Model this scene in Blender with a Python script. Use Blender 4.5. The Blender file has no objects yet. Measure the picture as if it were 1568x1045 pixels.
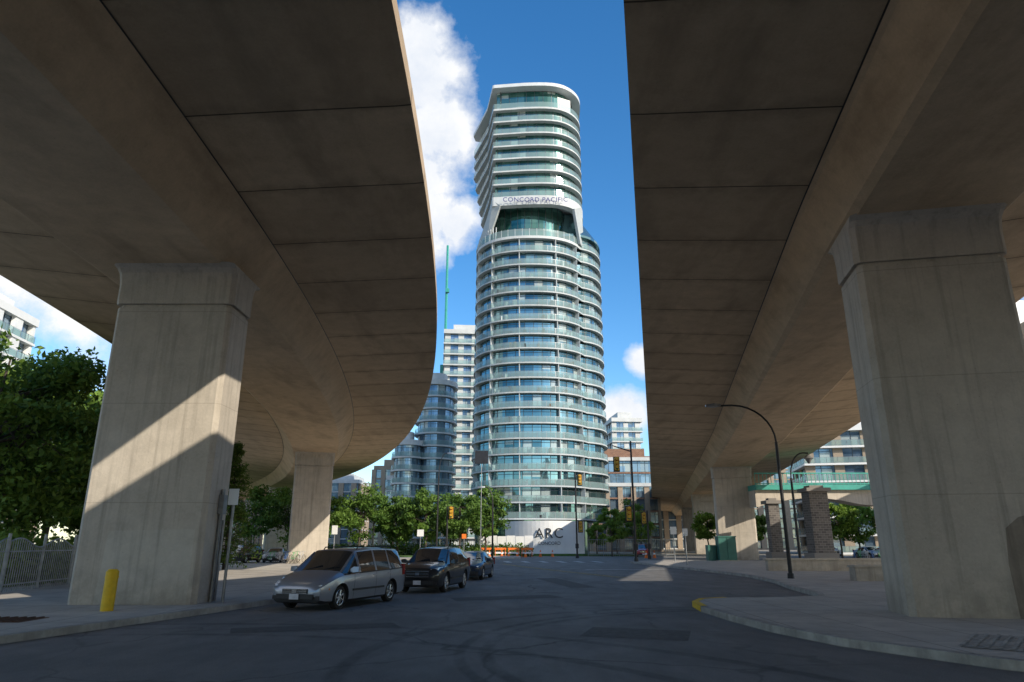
import bpy, bmesh, math, random
import numpy as np
from mathutils import Vector, Matrix
K=1.17   # survey units -> metres
scene=bpy.context.scene
random.seed(4)
# ------------------------------------------------------------------ materials
def new_mat(name):
    m=bpy.data.materials.new(name); m.use_nodes=True
    nt=m.node_tree; b=nt.nodes["Principled BSDF"]
    return m,nt,b
def N(nt,t,**kw):
    n=nt.nodes.new(t)
    for k,v in kw.items():
        if k in n.inputs.keys(): n.inputs[k].default_value=v
        else: setattr(n,k,v)
    return n
def L(nt,a,b): nt.links.new(a,b)
def c4(c): return (c[0],c[1],c[2],1)
def math_(nt,op,a=None,b=None,c=None,clamp=False):
    n=nt.nodes.new('ShaderNodeMath'); n.operation=op; n.use_clamp=clamp
    for i,x in enumerate((a,b,c)):
        if x is None: continue
        if isinstance(x,(int,float)): n.inputs[i].default_value=x
        else: nt.links.new(x,n.inputs[i])
    return n.outputs[0]
def mixc(nt,f,a,b,mode='MIX'):
    n=nt.nodes.new('ShaderNodeMix'); n.data_type='RGBA'; n.blend_type=mode
    for s,x in ((n.inputs[0],f),(n.inputs[6],a),(n.inputs[7],b)):
        if isinstance(x,(int,float)): s.default_value=x
        elif isinstance(x,tuple): s.default_value=c4(x)
        else: nt.links.new(x,s)
    return n.outputs[2]
def ramp(nt,x,a,b,lo=0.0,hi=1.0):
    n=nt.nodes.new('ShaderNodeMapRange'); n.inputs[1].default_value=a; n.inputs[2].default_value=b
    n.inputs[3].default_value=lo; n.inputs[4].default_value=hi
    nt.links.new(x,n.inputs[0]); return n.outputs[0]
def noise(nt,vec,scale,detail=6,rough=.6):
    n=nt.nodes.new('ShaderNodeTexNoise'); n.inputs['Scale'].default_value=scale
    n.inputs['Detail'].default_value=detail; n.inputs['Roughness'].default_value=rough
    if vec is not None: nt.links.new(vec,n.inputs['Vector'])
    return n.outputs[0]
def bump(nt,b,h,strength=.3,dist=.02):
    n=nt.nodes.new('ShaderNodeBump'); n.inputs['Strength'].default_value=strength; n.inputs['Distance'].default_value=dist
    nt.links.new(h,n.inputs['Height']); nt.links.new(n.outputs[0],b.inputs['Normal'])
def simple(name,c,rough=.6,metal=0,var=.25,scale=3,bmp=0,spec=.5,coat=0):
    m,nt,b=new_mat(name)
    tc=N(nt,'ShaderNodeTexCoord').outputs['Object']
    n=noise(nt,tc,scale,3)
    d=tuple(x*(1-var) for x in c); e=tuple(min(1,x*(1+var)) for x in c)
    L(nt,mixc(nt,ramp(nt,n,.3,.7),d,e),b.inputs['Base Color'])
    b.inputs['Roughness'].default_value=rough; b.inputs['Metallic'].default_value=metal
    b.inputs['Specular IOR Level'].default_value=spec
    b.inputs['Coat Weight'].default_value=coat
    if bmp: bump(nt,b,noise(nt,tc,scale*12),bmp,.02)
    return m
def mapping(nt,vec,scale):
    n=nt.nodes.new('ShaderNodeMapping'); n.inputs['Scale'].default_value=scale; L(nt,vec,n.inputs[0]); return n.outputs[0]
def concrete(name,c1,c2,joints=False,vert=True):
    m,nt,b=new_mat(name)
    tc=N(nt,'ShaderNodeTexCoord')
    o=tc.outputs['Object']
    big=noise(nt,o,.22,4,.6); med=noise(nt,o,1.4,7,.65); fine=noise(nt,o,14,4,.7)
    col=mixc(nt,ramp(nt,big,.3,.7),c1,c2)
    col=mixc(nt,ramp(nt,med,.35,.7,0,.46),col,tuple(x*.6 for x in c1))
    col=mixc(nt,ramp(nt,fine,.4,.75,0,.22),col,tuple(min(1,x*1.3) for x in c2))
    st=noise(nt,mapping(nt,o,(2.6,2.6,.12) if vert else (.5,.12,.5)),1.6,5,.6)
    col=mixc(nt,ramp(nt,st,.50,.72,0,.55),col,tuple(x*.5 for x in c1))
    v=nt.nodes.new('ShaderNodeTexVoronoi'); v.inputs['Scale'].default_value=3.2; L(nt,o,v.inputs['Vector'])
    pin=ramp(nt,v.outputs['Distance'],.03,.06,.45,0)
    col=mixc(nt,pin,col,tuple(x*.4 for x in c1))
    if joints:
        sx=nt.nodes.new('ShaderNodeSeparateXYZ'); L(nt,tc.outputs['UV'],sx.inputs[0])
        wing=math_(nt,'MAXIMUM',math_(nt,'LESS_THAN',sx.outputs[1],4.001),math_(nt,'GREATER_THAN',sx.outputs[1],10.999))
        q=math_(nt,'DIVIDE',sx.outputs[0],3.3)
        fr=math_(nt,'FRACT',q); fl=math_(nt,'FLOOR',q)
        d=math_(nt,'ABSOLUTE',math_(nt,'SUBTRACT',fr,.5))
        line=math_(nt,'MULTIPLY',ramp(nt,d,.490,.497,0,1),wing)
        side=math_(nt,'FLOOR',math_(nt,'DIVIDE',sx.outputs[1],8.))
        wn=nt.nodes.new('ShaderNodeTexWhiteNoise'); wn.noise_dimensions='2D'
        cb=nt.nodes.new('ShaderNodeCombineXYZ'); L(nt,fl,cb.inputs[0]); L(nt,side,cb.inputs[1]); L(nt,cb.outputs[0],wn.inputs[0])
        col=mixc(nt,math_(nt,'MULTIPLY',ramp(nt,wn.outputs[0],0,1,0,.34),wing),col,tuple(x*.6 for x in c1))
        soot=math_(nt,'MULTIPLY',math_(nt,'MULTIPLY',ramp(nt,d,.36,.5,0,.5),wing),ramp(nt,med,.35,.65,.1,1))
        col=mixc(nt,soot,col,tuple(x*.4 for x in c1))
        col=mixc(nt,line,col,tuple(x*.12 for x in c1))
    else:
        sz=nt.nodes.new('ShaderNodeSeparateXYZ'); L(nt,o,sz.inputs[0])
        f=math_(nt,'ABSOLUTE',math_(nt,'SUBTRACT',math_(nt,'FRACT',math_(nt,'DIVIDE',sz.outputs[2],3.05)),.5))
        col=mixc(nt,ramp(nt,f,.494,.498,0,.35),col,tuple(x*.4 for x in c1))
        col=mixc(nt,math_(nt,'MULTIPLY',ramp(nt,sz.outputs[2],.1,1.3,.6,0),ramp(nt,med,.35,.6,.2,1)),col,tuple(x*.45 for x in c1))
    L(nt,col,b.inputs['Base Color']); b.inputs['Roughness'].default_value=.85
    b.inputs['Specular IOR Level'].default_value=.25
    bump(nt,b,math_(nt,'ADD',med,math_(nt,'MULTIPLY',fine,.5)),.35,.03)
    return m
def asphalt_mat():
    m,nt,b=new_mat('asphalt'); o=N(nt,'ShaderNodeTexCoord').outputs['Object']
    big=noise(nt,o,.12,4,.6); med=noise(nt,mapping(nt,o,(1,.45,1)),.8,7,.7); fine=noise(nt,o,45,3,.8)
    col=mixc(nt,ramp(nt,big,.3,.7),(.14,.135,.13),(.21,.20,.19))
    col=mixc(nt,ramp(nt,med,.4,.72,0,.6),col,(.085,.083,.08))
    col=mixc(nt,ramp(nt,fine,.5,.8,0,.8),col,(.38,.37,.36))
    v=nt.nodes.new('ShaderNodeTexVoronoi'); v.feature='DISTANCE_TO_EDGE'; v.inputs['Scale'].default_value=.22
    wv=nt.nodes.new('ShaderNodeVectorMath'); wv.operation='ADD'; nn=nt.nodes.new('ShaderNodeTexNoise'); nn.inputs['Scale'].default_value=.9; nn.inputs['Detail'].default_value=6
    L(nt,o,nn.inputs['Vector']); L(nt,o,wv.inputs[0]); L(nt,nn.outputs['Color'],wv.inputs[1]); L(nt,wv.outputs[0],v.inputs['Vector'])
    cr=ramp(nt,v.outputs[0],.004,.012,1,0); cr=math_(nt,'MULTIPLY',cr,ramp(nt,big,.4,.6,.1,.8))
    col=mixc(nt,cr,col,(.05,.05,.05))
    for (cx,cy,r,w) in ((6.5,11.5,6.9,.16),(6.5,11.5,7.3,.13),(6.3,10.6,8.6,.18),(-6,4,9.5,.2),(-6,4,11.2,.2)):
        s=nt.nodes.new('ShaderNodeVectorMath'); s.operation='DISTANCE'; L(nt,mapping(nt,o,(1,1,0)),s.inputs[0]); s.inputs[1].default_value=(cx*K,cy*K,0)
        d=math_(nt,'ABSOLUTE',math_(nt,'SUBTRACT',s.outputs['Value'],r*K))
        mk=math_(nt,'MULTIPLY',ramp(nt,d,w*.5,w,.6,0),ramp(nt,med,.35,.6,.2,1))
        col=mixc(nt,mk,col,(.05,.05,.052))
    L(nt,col,b.inputs['Base Color']); L(nt,ramp(nt,med,.3,.7,.62,.85),b.inputs['Roughness'])
    b.inputs['Specular IOR Level'].default_value=.35
    bump(nt,b,fine,.6,.012); return m
def paving_mat():
    m,nt,b=new_mat('pavement_concrete'); o=N(nt,'ShaderNodeTexCoord').outputs['Object']
    br=nt.nodes.new('ShaderNodeTexBrick'); br.offset=0; br.inputs['Scale'].default_value=1; br.inputs['Brick Width'].default_value=1.5; br.inputs['Row Height'].default_value=1.5
    br.inputs['Mortar Size'].default_value=.012; L(nt,o,br.inputs['Vector'])
    br.inputs['Color1'].default_value=(.50,.455,.395,1); br.inputs['Color2'].default_value=(.42,.38,.33,1); br.inputs['Mortar'].default_value=(.12,.11,.1,1)
    med=noise(nt,o,1.1,8,.7); fine=noise(nt,o,30,4,.8)
    col=mixc(nt,ramp(nt,med,.42,.72,0,.6),br.outputs[0],(.24,.215,.19)); col=mixc(nt,ramp(nt,fine,.5,.8,0,.4),col,(.56,.53,.48))
    L(nt,col,b.inputs['Base Color']); b.inputs['Roughness'].default_value=.85; bump(nt,b,fine,.3,.01); return m
def facade(name,ca,cb_,pw=1.4,ph=2.4,metal=.75,rough=.06,curt=.2,cc=(.45,.50,.48)):
    m,nt,b=new_mat(name); uv=N(nt,'ShaderNodeTexCoord').outputs['UV']
    sx=nt.nodes.new('ShaderNodeSeparateXYZ'); L(nt,uv,sx.inputs[0])
    fx=math_(nt,'FLOOR',math_(nt,'DIVIDE',sx.outputs[0],pw)); fz=math_(nt,'FLOOR',math_(nt,'DIVIDE',sx.outputs[1],ph))
    cb=nt.nodes.new('ShaderNodeCombineXYZ'); L(nt,fx,cb.inputs[0]); L(nt,fz,cb.inputs[1])
    w=nt.nodes.new('ShaderNodeTexWhiteNoise'); w.noise_dimensions='2D'; L(nt,cb.outputs[0],w.inputs[0])
    col=mixc(nt,w.outputs[0],ca,cb_)
    s2=nt.nodes.new('ShaderNodeSeparateXYZ'); L(nt,w.outputs[1],s2.inputs[0])
    cu=ramp(nt,s2.outputs[1],1-curt-.01,1-curt,0,.8)
    fr=math_(nt,'FRACT',math_(nt,'DIVIDE',sx.outputs[1],ph))
    cu=math_(nt,'MULTIPLY',cu,math_(nt,'GREATER_THAN',fr,math_(nt,'MULTIPLY',s2.outputs[2],.8)))
    col=mixc(nt,cu,col,cc)
    L(nt,col,b.inputs['Base Color'])
    L(nt,math_(nt,'SUBTRACT',metal,math_(nt,'MULTIPLY',cu,metal*.85)),b.inputs['Metallic'])
    b.inputs['Roughness'].default_value=rough
    bump(nt,b,noise(nt,uv,.35,2,.5),.12,.3)
    return m
def glassrail(name,c,a=.5):
    m,nt,b=new_mat(name); out=nt.nodes['Material Output']
    tr=nt.nodes.new('ShaderNodeBsdfTransparent'); tr.inputs[0].default_value=(.68,.86,.84,1)
    mx=nt.nodes.new('ShaderNodeMixShader'); mx.inputs[0].default_value=a
    b.inputs['Base Color'].default_value=c4(c); b.inputs['Roughness'].default_value=.08
    b.inputs['Specular IOR Level'].default_value=.9
    L(nt,tr.outputs[0],mx.inputs[1]); L(nt,b.outputs[0],mx.inputs[2]); L(nt,mx.outputs[0],out.inputs[0]); return m
def leaf_mat(name,c1,c2):
    m,nt,b=new_mat(name); out=nt.nodes['Material Output']
    a=nt.nodes.new('ShaderNodeAttribute'); a.attribute_name='tone'
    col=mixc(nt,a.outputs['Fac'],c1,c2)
    L(nt,col,b.inputs['Base Color']); b.inputs['Roughness'].default_value=.55; b.inputs['Specular IOR Level'].default_value=.3
    t=nt.nodes.new('ShaderNodeBsdfTranslucent'); L(nt,col,t.inputs[0])
    mx=nt.nodes.new('ShaderNodeMixShader'); mx.inputs[0].default_value=.35
    L(nt,b.outputs[0],mx.inputs[1]); L(nt,t.outputs[0],mx.inputs[2]); L(nt,mx.outputs[0],out.inputs[0]); return m

M_deck=concrete('deck_concrete',(.55,.41,.265),(.67,.505,.33),True,False)
M_col=concrete('column_concrete',(.50,.44,.36),(.59,.525,.44))
M_patch=concrete('patched_concrete',(.28,.235,.185),(.33,.275,.22))
M_patch2=concrete('patched_concrete_light',(.53,.48,.40),(.60,.55,.47))
M_asph=asphalt_mat(); M_pave=paving_mat()
M_curb=concrete('kerb_concrete',(.46,.43,.38),(.55,.52,.46))
M_yel=simple('yellow_paint',(.80,.50,.01),.5,0,.12,6,.1)
M_white=simple('white_concrete',(.52,.54,.54),.6,0,.1,.6)
M_slab=simple('grey_slab_edge',(.42,.45,.455),.6,0,.1,.6)
M_hoard=simple('white_hoarding',(.74,.74,.72),.5,0,.06,.5)
M_roofw=simple('white_cladding',(.60,.63,.64),.45,0,.06,.6)
M_dark=simple('dark_metal',(.03,.03,.032),.45,.4)
M_mull=simple('mullion_metal',(.09,.11,.115),.4,.6)
M_galv=simple('galvanised_steel',(.28,.29,.30),.45,.7)
M_black=simple('black_rubber',(.015,.015,.015),.8)
M_teal=simple('teal_paint',(.04,.32,.26),.45,0,.15,2)
M_dkgreen=simple('green_cabinet_paint',(.025,.13,.105),.5,0,.15,2)
M_orange=simple('orange_plastic',(.85,.18,.02),.5)
M_glassA=facade('tower_glass',(.06,.15,.18),(.24,.40,.42),1.4,2.36,.85,.05,.16)
M_glassU=facade('tower_upper_glass',(.04,.15,.13),(.18,.35,.30),1.4,2.46,.8,.05,.12)
M_glassB=facade('condo_glass',(.10,.16,.22),(.24,.33,.42),1.6,2.5,.6,.10,.25)
M_rail=glassrail('balustrade_glass',(.34,.46,.45),.45)
M_grass=simple('grass',(.06,.12,.025),.9,0,.4,1.5,.5)
M_bark=simple('bark',(.07,.055,.04),.9,0,.3,5,.5)
M_leafd=leaf_mat('leaves_dark',(.035,.085,.012),(.22,.33,.05))
M_leaf=leaf_mat('leaves_green',(.035,.09,.015),(.18,.29,.05))
M_leafl=leaf_mat('leaves_bright',(.07,.14,.02),(.24,.36,.05))
def brick_mat(name,c1,c2,sc=1.0):
    m,nt,b=new_mat(name); o=N(nt,'ShaderNodeTexCoord').outputs['UV']
    br=nt.nodes.new('ShaderNodeTexBrick'); br.inputs['Scale'].default_value=sc; br.inputs['Brick Width'].default_value=.45; br.inputs['Row Height'].default_value=.2
    br.inputs['Mortar Size'].default_value=.02; L(nt,o,br.inputs['Vector'])
    br.inputs['Color1'].default_value=c4(c1); br.inputs['Color2'].default_value=c4(c2); br.inputs['Mortar'].default_value=(.22,.2,.18,1)
    L(nt,br.outputs[0],b.inputs['Base Color']); b.inputs['Roughness'].default_value=.85; return m
M_brick=brick_mat('brick',(.20,.09,.05),(.28,.14,.08)); M_stone=brick_mat('stone_blocks',(.08,.07,.065),(.16,.14,.125))

# ------------------------------------------------------------------ mesh builder
class MB:
    def __init__(s): s.v=[];s.f=[];s.m=[];s.uv=[]
    def add(s,vs,fs,mi=0,uvs=None):
        o=len(s.v); s.v+= [tuple(p) for p in vs]
        for k,f in enumerate(fs):
            s.f.append([i+o for i in f]); s.m.append(mi)
            s.uv.append(uvs[k] if uvs else None)
    def box(s,c,sz,rz=0,mi=0):
        x,y,z=[a/2 for a in sz]; ca,sa=math.cos(rz),math.sin(rz); vs=[]
        for dz in (-z,z):
            for dx,dy in ((-x,-y),(x,-y),(x,y),(-x,y)):
                vs.append((c[0]+dx*ca-dy*sa,c[1]+dx*sa+dy*ca,c[2]+dz))
        s.add(vs,[(0,3,2,1),(4,5,6,7),(0,1,5,4),(1,2,6,5),(2,3,7,6),(3,0,4,7)],mi)
    def cyl(s,p0,p1,r0,r1=None,n=10,mi=0):
        r1=r0 if r1 is None else r1
        p0=Vector(p0);p1=Vector(p1);d=(p1-p0).normalized()
        a=d.orthogonal().normalized(); b=d.cross(a); vs=[]
        for p,r in ((p0,r0),(p1,r1)):
            for i in range(n):
                t=2*math.pi*i/n; vs.append(p+a*r*math.cos(t)+b*r*math.sin(t))
        fs=[(i,(i+1)%n,n+(i+1)%n,n+i) for i in range(n)]+[tuple(range(n-1,-1,-1)),tuple(range(n,2*n))]
        s.add(vs,fs,mi)
    def tube(s,pts,r,n=8,mi=0):
        for a,b in zip(pts[:-1],pts[1:]): s.cyl(a,b,r if not isinstance(r,list) else r[0],None,n,mi)
    def prism(s,poly,z0,z1,mi=0,top=True,bot=True):
        n=len(poly); vs=[(p[0],p[1],z0) for p in poly]+[(p[0],p[1],z1) for p in poly]; fs=[];uv=[];u=0
        for i in range(n):
            j=(i+1)%n; l=math.hypot(poly[j][0]-poly[i][0],poly[j][1]-poly[i][1])
            fs.append((i,j,n+j,n+i)); uv.append([(u,z0),(u+l,z0),(u+l,z1),(u,z1)]); u+=l
        if top: fs.append(tuple(range(n,2*n))); uv.append([(p[0],p[1]) for p in poly])
        if bot: fs.append(tuple(range(n-1,-1,-1))); uv.append([(p[0],p[1]) for p in poly[::-1]])
        s.add(vs,fs,mi,uv)
    def loft(s,rings,mi=0,cap=True):
        n=len(rings[0]); vs=[p for r in rings for p in r]; fs=[]
        for k in range(len(rings)-1):
            for i in range(n):
                j=(i+1)%n; fs.append((k*n+i,k*n+j,(k+1)*n+j,(k+1)*n+i))
        if cap: fs.append(tuple(range(n-1,-1,-1))); fs.append(tuple(range((len(rings)-1)*n,len(rings)*n)))
        s.add(vs,fs,mi)
    def obj(s,name,mats,parent=None,scale=K,smooth=0):
        me=bpy.data.meshes.new(name); v=np.array(s.v,dtype=float)*scale
        me.from_pydata(v.tolist(),[],s.f)
        me.polygons.foreach_set('material_index',s.m)
        for m in mats: me.materials.append(m)
        if any(u is not None for u in s.uv):
            l=me.uv_layers.new(name='UVMap'); arr=np.zeros((len(me.loops),2)); k=0
            for f,u in zip(s.f,s.uv):
                if u is not None: arr[k:k+len(f)]=u
                k+=len(f)
            l.data.foreach_set('uv',arr.ravel())
        me.update()
        if smooth:
            me.polygons.foreach_set('use_smooth',[True]*len(me.polygons)); me.set_sharp_from_angle(angle=math.radians(smooth))
        o=bpy.data.objects.new(name,me); scene.collection.objects.link(o)
        if parent: o.parent=parent
        return o
def empty(name,loc=(0,0,0),rz=0):
    e=bpy.data.objects.new(name,None); scene.collection.objects.link(e); e.location=loc; e.rotation_euler=(0,0,rz); e.empty_display_size=.5; return e
def offset(P,d):   # CCW polygon, positive=inward
    n=len(P); out=[]
    for i in range(n):
        a=Vector(P[i-1]);b=Vector(P[i]);c=Vector(P[(i+1)%n])
        e1=(b-a).normalized(); e2=(c-b).normalized()
        n1=Vector((-e1.y,e1.x)); n2=Vector((-e2.y,e2.x)); nn=n1+n2
        if nn.length<1e-4: nn=n1
        nn.normalize(); k=max(.5,nn.dot(n1)); out.append((b.x+nn.x*d/k,b.y+nn.y*d/k))
    return out
def smooth_poly(P,it=2):
    for _ in range(it):
        Q=[]
        for i in range(len(P)):
            a=P[i];b=P[(i+1)%len(P)]
            Q.append((a[0]*.75+b[0]*.25,a[1]*.75+b[1]*.25)); Q.append((a[0]*.25+b[0]*.75,a[1]*.25+b[1]*.75))
        P=Q
    return P

# ------------------------------------------------------------------ ground, road, pavements
g=MB(); g.add([(-1500,-1500,-.03),(1500,-1500,-.03),(1500,1500,-.03),(-1500,1500,-.03)],[(0,1,2,3)])
g.obj('ground',[simple('ground_gravel',(.30,.26,.20),.9,0,.3,.3,.3)])
r=MB(); r.add([(-75,-90,0),(110,-90,0),(110,92,0),(-75,92,0)],[(0,1,2,3)]); r.obj('road',[M_asph])
def pavement(name,P,z=.13,m=M_pave,w=.16):
    e=empty(name)
    b=MB(); b.prism(P,-.02,z,0); b.obj('kerb',[M_curb],e)
    t=MB(); Q=offset(P,w); t.add([(p[0],p[1],z+.004) for p in Q],[tuple(range(len(Q)))]); t.obj('paving',[m],e)
    return e
PL=[(-70,-60),(-11.5,-60),(-11,-20),(-10.2,0),(-9.6,4),(-9.1,8),(-8.5,12),(-7.5,16),(-7.0,18),(-6.5,20),(-5.3,25),(-4.4,29.5),(-3.8,34),(-3.5,37.5),(-4.2,39.8),(-6.5,41),(-12,41.5),(-70,43)]
pavement('pavement',PL)
PR=[(6.45,9.9),(8,8.2),(11,5.5),(16,3),(70,0),(70,64),(12,64),(9.9,60),(10.4,52),(11.1,44),(11.5,38),(11.5,35),(10.9,30),(10,26),(9.45,22.5),(9.0,21.3),(7.6,20.75),(6,20.6),(5.2,20.2),(4.75,19.2),(4.6,17.8),(4.65,16),(4.85,13.8),(5.3,12)]
pavement('pavement',PR)
y=MB(); nose=[(6,20.6),(5.2,20.2),(4.75,19.2),(4.6,17.8)]
for a,b in zip(nose[:-1],nose[1:]):
    A=Vector(a);B=Vector(b);d=(B-A).normalized();n=Vector((-d.y,d.x))
    y.add([(A.x,A.y,.139),(B.x,B.y,.139),(B.x+n.x*.16,B.y+n.y*.16,.139),(A.x+n.x*.16,A.y+n.y*.16,.139)],[(0,1,2,3)])
    y.add([(A.x-n.x*.005,A.y-n.y*.005,.0),(B.x-n.x*.005,B.y-n.y*.005,.0),(B.x-n.x*.005,B.y-n.y*.005,.139),(A.x-n.x*.005,A.y-n.y*.005,.139)],[(0,1,2,3)])
y.obj('kerb_paint',[M_yel])
pavement('pavement',[(-70,72),(-6,72),(-1,74),(1,78),(1,93),(-70,93)])
lot=MB(); lot.add([(-70,43.5,.008),(-10,43.5,.008),(-12,71.5,.008),(-70,71.5,.008)],[(0,1,2,3)]); lot.obj('parking_lot',[simple('light_paving',(.48,.43,.36),.9,0,.2,.4,.2)])
gr=MB(); gr.prism([(-1,93.5),(16,93.5),(17,96),(-2,96)],-.02,.25); gr.prism([(-70,78),(-8,78),(-8,110),(-70,110)],-.02,.2); gr.obj('grass',[M_grass])
# utility-cut patches in the asphalt
rp=MB()
for P in ([(-1.6,21.0),(1.6,22.3),(1.2,23.5),(-1.9,22.2)],[(1.2,13.2),(3.0,12.6),(3.4,14.0),(1.6,14.6)],[(2.2,27),(3.2,27.2),(2.1,34.5),(1.1,34.3)],[(-5.2,13.6),(-2.2,14.6),(-2.5,15.4),(-5.5,14.4)]):
    rp.add([(p[0],p[1],.004) for p in P],[(0,1,2,3)])
rp.obj('asphalt_patch',[simple('fresh_asphalt',(.085,.083,.08),.8,0,.3,6,.4)])
def strip(mb,pts,w,z=.008):
    for a,b in zip(pts[:-1],pts[1:]):
        A=Vector(a);B=Vector(b);d=(B-A).normalized();n=Vector((-d.y,d.x))*w/2
        mb.add([(A.x-n.x,A.y-n.y,z),(B.x-n.x,B.y-n.y,z),(B.x+n.x,B.y+n.y,z),(A.x+n.x,A.y+n.y,z)],[(0,1,2,3)])
mk=MB()
strip(mk,[(5.2,35),(4.2,38),(2.6,43.5),(.7,50.6),(-1,58)],.12); strip(mk,[(5.5,35),(4.5,38),(2.9,43.5),(1,50.6),(-.7,58)],.12)
mk.obj('road_marking',[simple('worn_yellow_paint',(.42,.30,.08),.7,0,.5,3)])
mk=MB(); strip(mk,[(4.6,45),(9.8,46)],.4)
for i in range(9): strip(mk,[(-5+i*1.6,62),(-5.4+i*1.6,66)],.5)
mk.obj('road_marking',[simple('worn_white_paint',(.5,.5,.48),.7,0,.4,3)])
gt=MB()
gt.box((-10.6,14.6,.138),(2.2,.9,.01))
for i in range(12): gt.box((-11.6+i*.18,14.6,.15),(.05,.9,.02))
gt.obj('pavement_grate',[simple('rusty_iron',(.10,.05,.03),.8,.3)])
tp=MB(); tp.add([(6.6,10.9,.141),(8.3,9.5,.141),(9.6,11.0,.141),(7.8,12.4,.141)],[(0,1,2,3)]); 
for i in range(14):
    a=i/14; p0=Vector((6.6,10.9)).lerp(Vector((8.3,9.5)),a); p1=Vector((7.8,12.4)).lerp(Vector((9.6,11.0)),a); strip(tp,[p0,p1],.05,.16)
tp.obj('tactile_ramp',[M_curb])

# ------------------------------------------------------------------ viaducts
T0=math.atan2(.2,1.)
def deck_left(s):
    R=205.
    if s<0: return Vector((-2.05,6+s)),Vector((-1,0))
    a=s/R; return Vector((-2.05-R*(1-math.cos(a)),6+R*math.sin(a))),Vector((-math.cos(a),-math.sin(a)))
def deck_right(s):
    t0=T0
    if s>=0:
        return Vector((math.sin(t0)*s,math.cos(t0)*s)),Vector((math.cos(t0),-math.sin(t0)))
    R=62.; th=t0+s/R
    x=-(math.cos(th)-math.cos(t0))*R; yy=(math.sin(th)-math.sin(t0))*R
    return Vector((x,yy)),Vector((math.cos(th),-math.sin(th)))
def deck_third(s):
    s1=36.
    if s<=s1:
        p,n=deck_right(s); return p+n*17.9,n
    p,n=deck_right(s1); p=p+n*17.9; R=62.; a=(s-s1)/R; th=T0+a
    return Vector((p.x+R*(math.cos(T0)-math.cos(th)),p.y+R*(math.sin(th)-math.sin(T0)))),Vector((math.cos(th),-math.sin(th)))
def section(w,sw,mw,ph=11.85):
    c=w/2
    return [(0.16,ph),(0.0,11.05),(0.0,10.62),(.30,10.58),(c-mw-.12,10.22),(c-mw,10.14),(c-sw-.06,9.24),(c-sw+.12,9.12),
       (c+sw-.12,9.12),(c+sw+.06,9.24),(c+mw,10.14),(c+mw+.12,10.22),(w-.30,10.58),(w,10.62),(w,11.05),(w-.16,11.85),
       (w-.36,11.85),(w-.40,11.0),(.40,11.0),(.36,ph)]
def viaduct(name,fn,s0,s1,wf,sw,mw,flip,ph=11.85):
    e=empty(name); mb=MB(); ds=1.65; n=int((s1-s0)/ds)
    rings=[];SS=[]
    for i in range(n+1):
        s=s0+i*ds; p,nn=fn(s); w=wf(s); k=(w/wf(0))
        P=section(w,sw*k,mw*k,ph)
        rings.append([(p.x+nn.x*o,p.y+nn.y*o,z) for o,z in P]); SS.append(s)
    m=len(rings[0]); vs=[q for r_ in rings for q in r_]; fs=[];uv=[]
    for k in range(n):
        for i in range(m):
            j=(i+1)%m; jj=i+1; f=[k*m+i,k*m+j,(k+1)*m+j,(k+1)*m+i]
            u=[(SS[k],i),(SS[k],jj),(SS[k+1],jj),(SS[k+1],i)]
            if flip: f=f[::-1];u=u[::-1]
            fs.append(f);uv.append(u)
    mb.add(vs,fs,0,uv); mb.obj('deck',[M_deck],e,smooth=18)
    t=MB()
    for k in range(n):
        a=rings[k][17];b=rings[k][18];c=rings[k+1][18];d=rings[k+1][17]
        t.add([(q[0],q[1],11.02) for q in (a,b,c,d)],[(0,1,2,3)])
    t.obj('carriageway',[M_asph],e)
    gm=MB()
    for k in range(n):
        for i in (4,11):
            A=Vector(rings[k][i]);B=Vector(rings[k+1][i]); 
            gm.add([A+Vector((-.022,0,-.012)),A+Vector((.022,0,-.012)),B+Vector((.022,0,-.012)),B+Vector((-.022,0,-.012))],[(0,1,2,3)])
    gm.obj('seam_groove',[M_dark],e)
    return e
def octa(c,ax,ay,hx,hy,ch,z):
    pts=[(-hx+ch,-hy),(hx-ch,-hy),(hx,-hy+ch),(hx,hy-ch),(hx-ch,hy),(-hx+ch,hy),(-hx,hy-ch),(-hx,-hy+ch)]
    return [(c[0]+ax.x*a+ay.x*b,c[1]+ax.y*a+ay.y*b,z) for a,b in pts]
def pier(parent,c,ax,hx,hy,ch=.12,name='column'):
    ay=Vector((-ax.y,ax.x)); mb=MB()
    R=[octa(c,ax,ay,hx,hy,ch,-.1),octa(c,ax,ay,hx,hy,ch,7.95),octa(c,ax,ay,hx-.06,hy-.06,ch,7.97),octa(c,ax,ay,hx-.06,hy-.06,ch,8.05)]
    mb.loft(R)
    cap=[]
    for z,d in ((8.05,.03),(8.13,.04),(8.6,.04),(8.8,.06),(8.95,.12),(9.06,.25),(9.14,.5)):
        cap.append(octa(c,ax,ay,hx+min(d,.05)+d*.08,hy+d*.9,ch,z))
    mb.loft(cap); mb.obj(name,[M_col],parent,smooth=22)
wl=lambda s:15.2
VL=viaduct('elevated_road',deck_left,-90,330,wl,1.95,2.75,False)
def wr(s):
    if s<18: return 13.7
    if s<56: return 13.7+(s-18)/38*2.5
    if s<80: return 16.2+(s-56)/24*.5
    return 16.7
VR=viaduct('elevated_road',deck_right,-90,330,wr,1.78,2.42,True,12.25)
VT=viaduct('elevated_road',deck_third,-60,110,lambda s:11.,1.5,2.1,True)
def left_pier(s,hx=1.6):
    p,n=deck_left(s); c=p+n*(wl(s)/2); pier(VL,(c.x,c.y),-n,hx,.75)
pier(VL,(-9.5,18.8),Vector((1,.0)),1.62,.70,.12)
for s in (57,100,142,184,-30): left_pier(s)
def right_pier(s,hx,hy=.8):
    p,n=deck_right(s); w=wr(s); c=p+n*(w/2-.1); pier(VR,(c.x,c.y),n,hx,hy)
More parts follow.
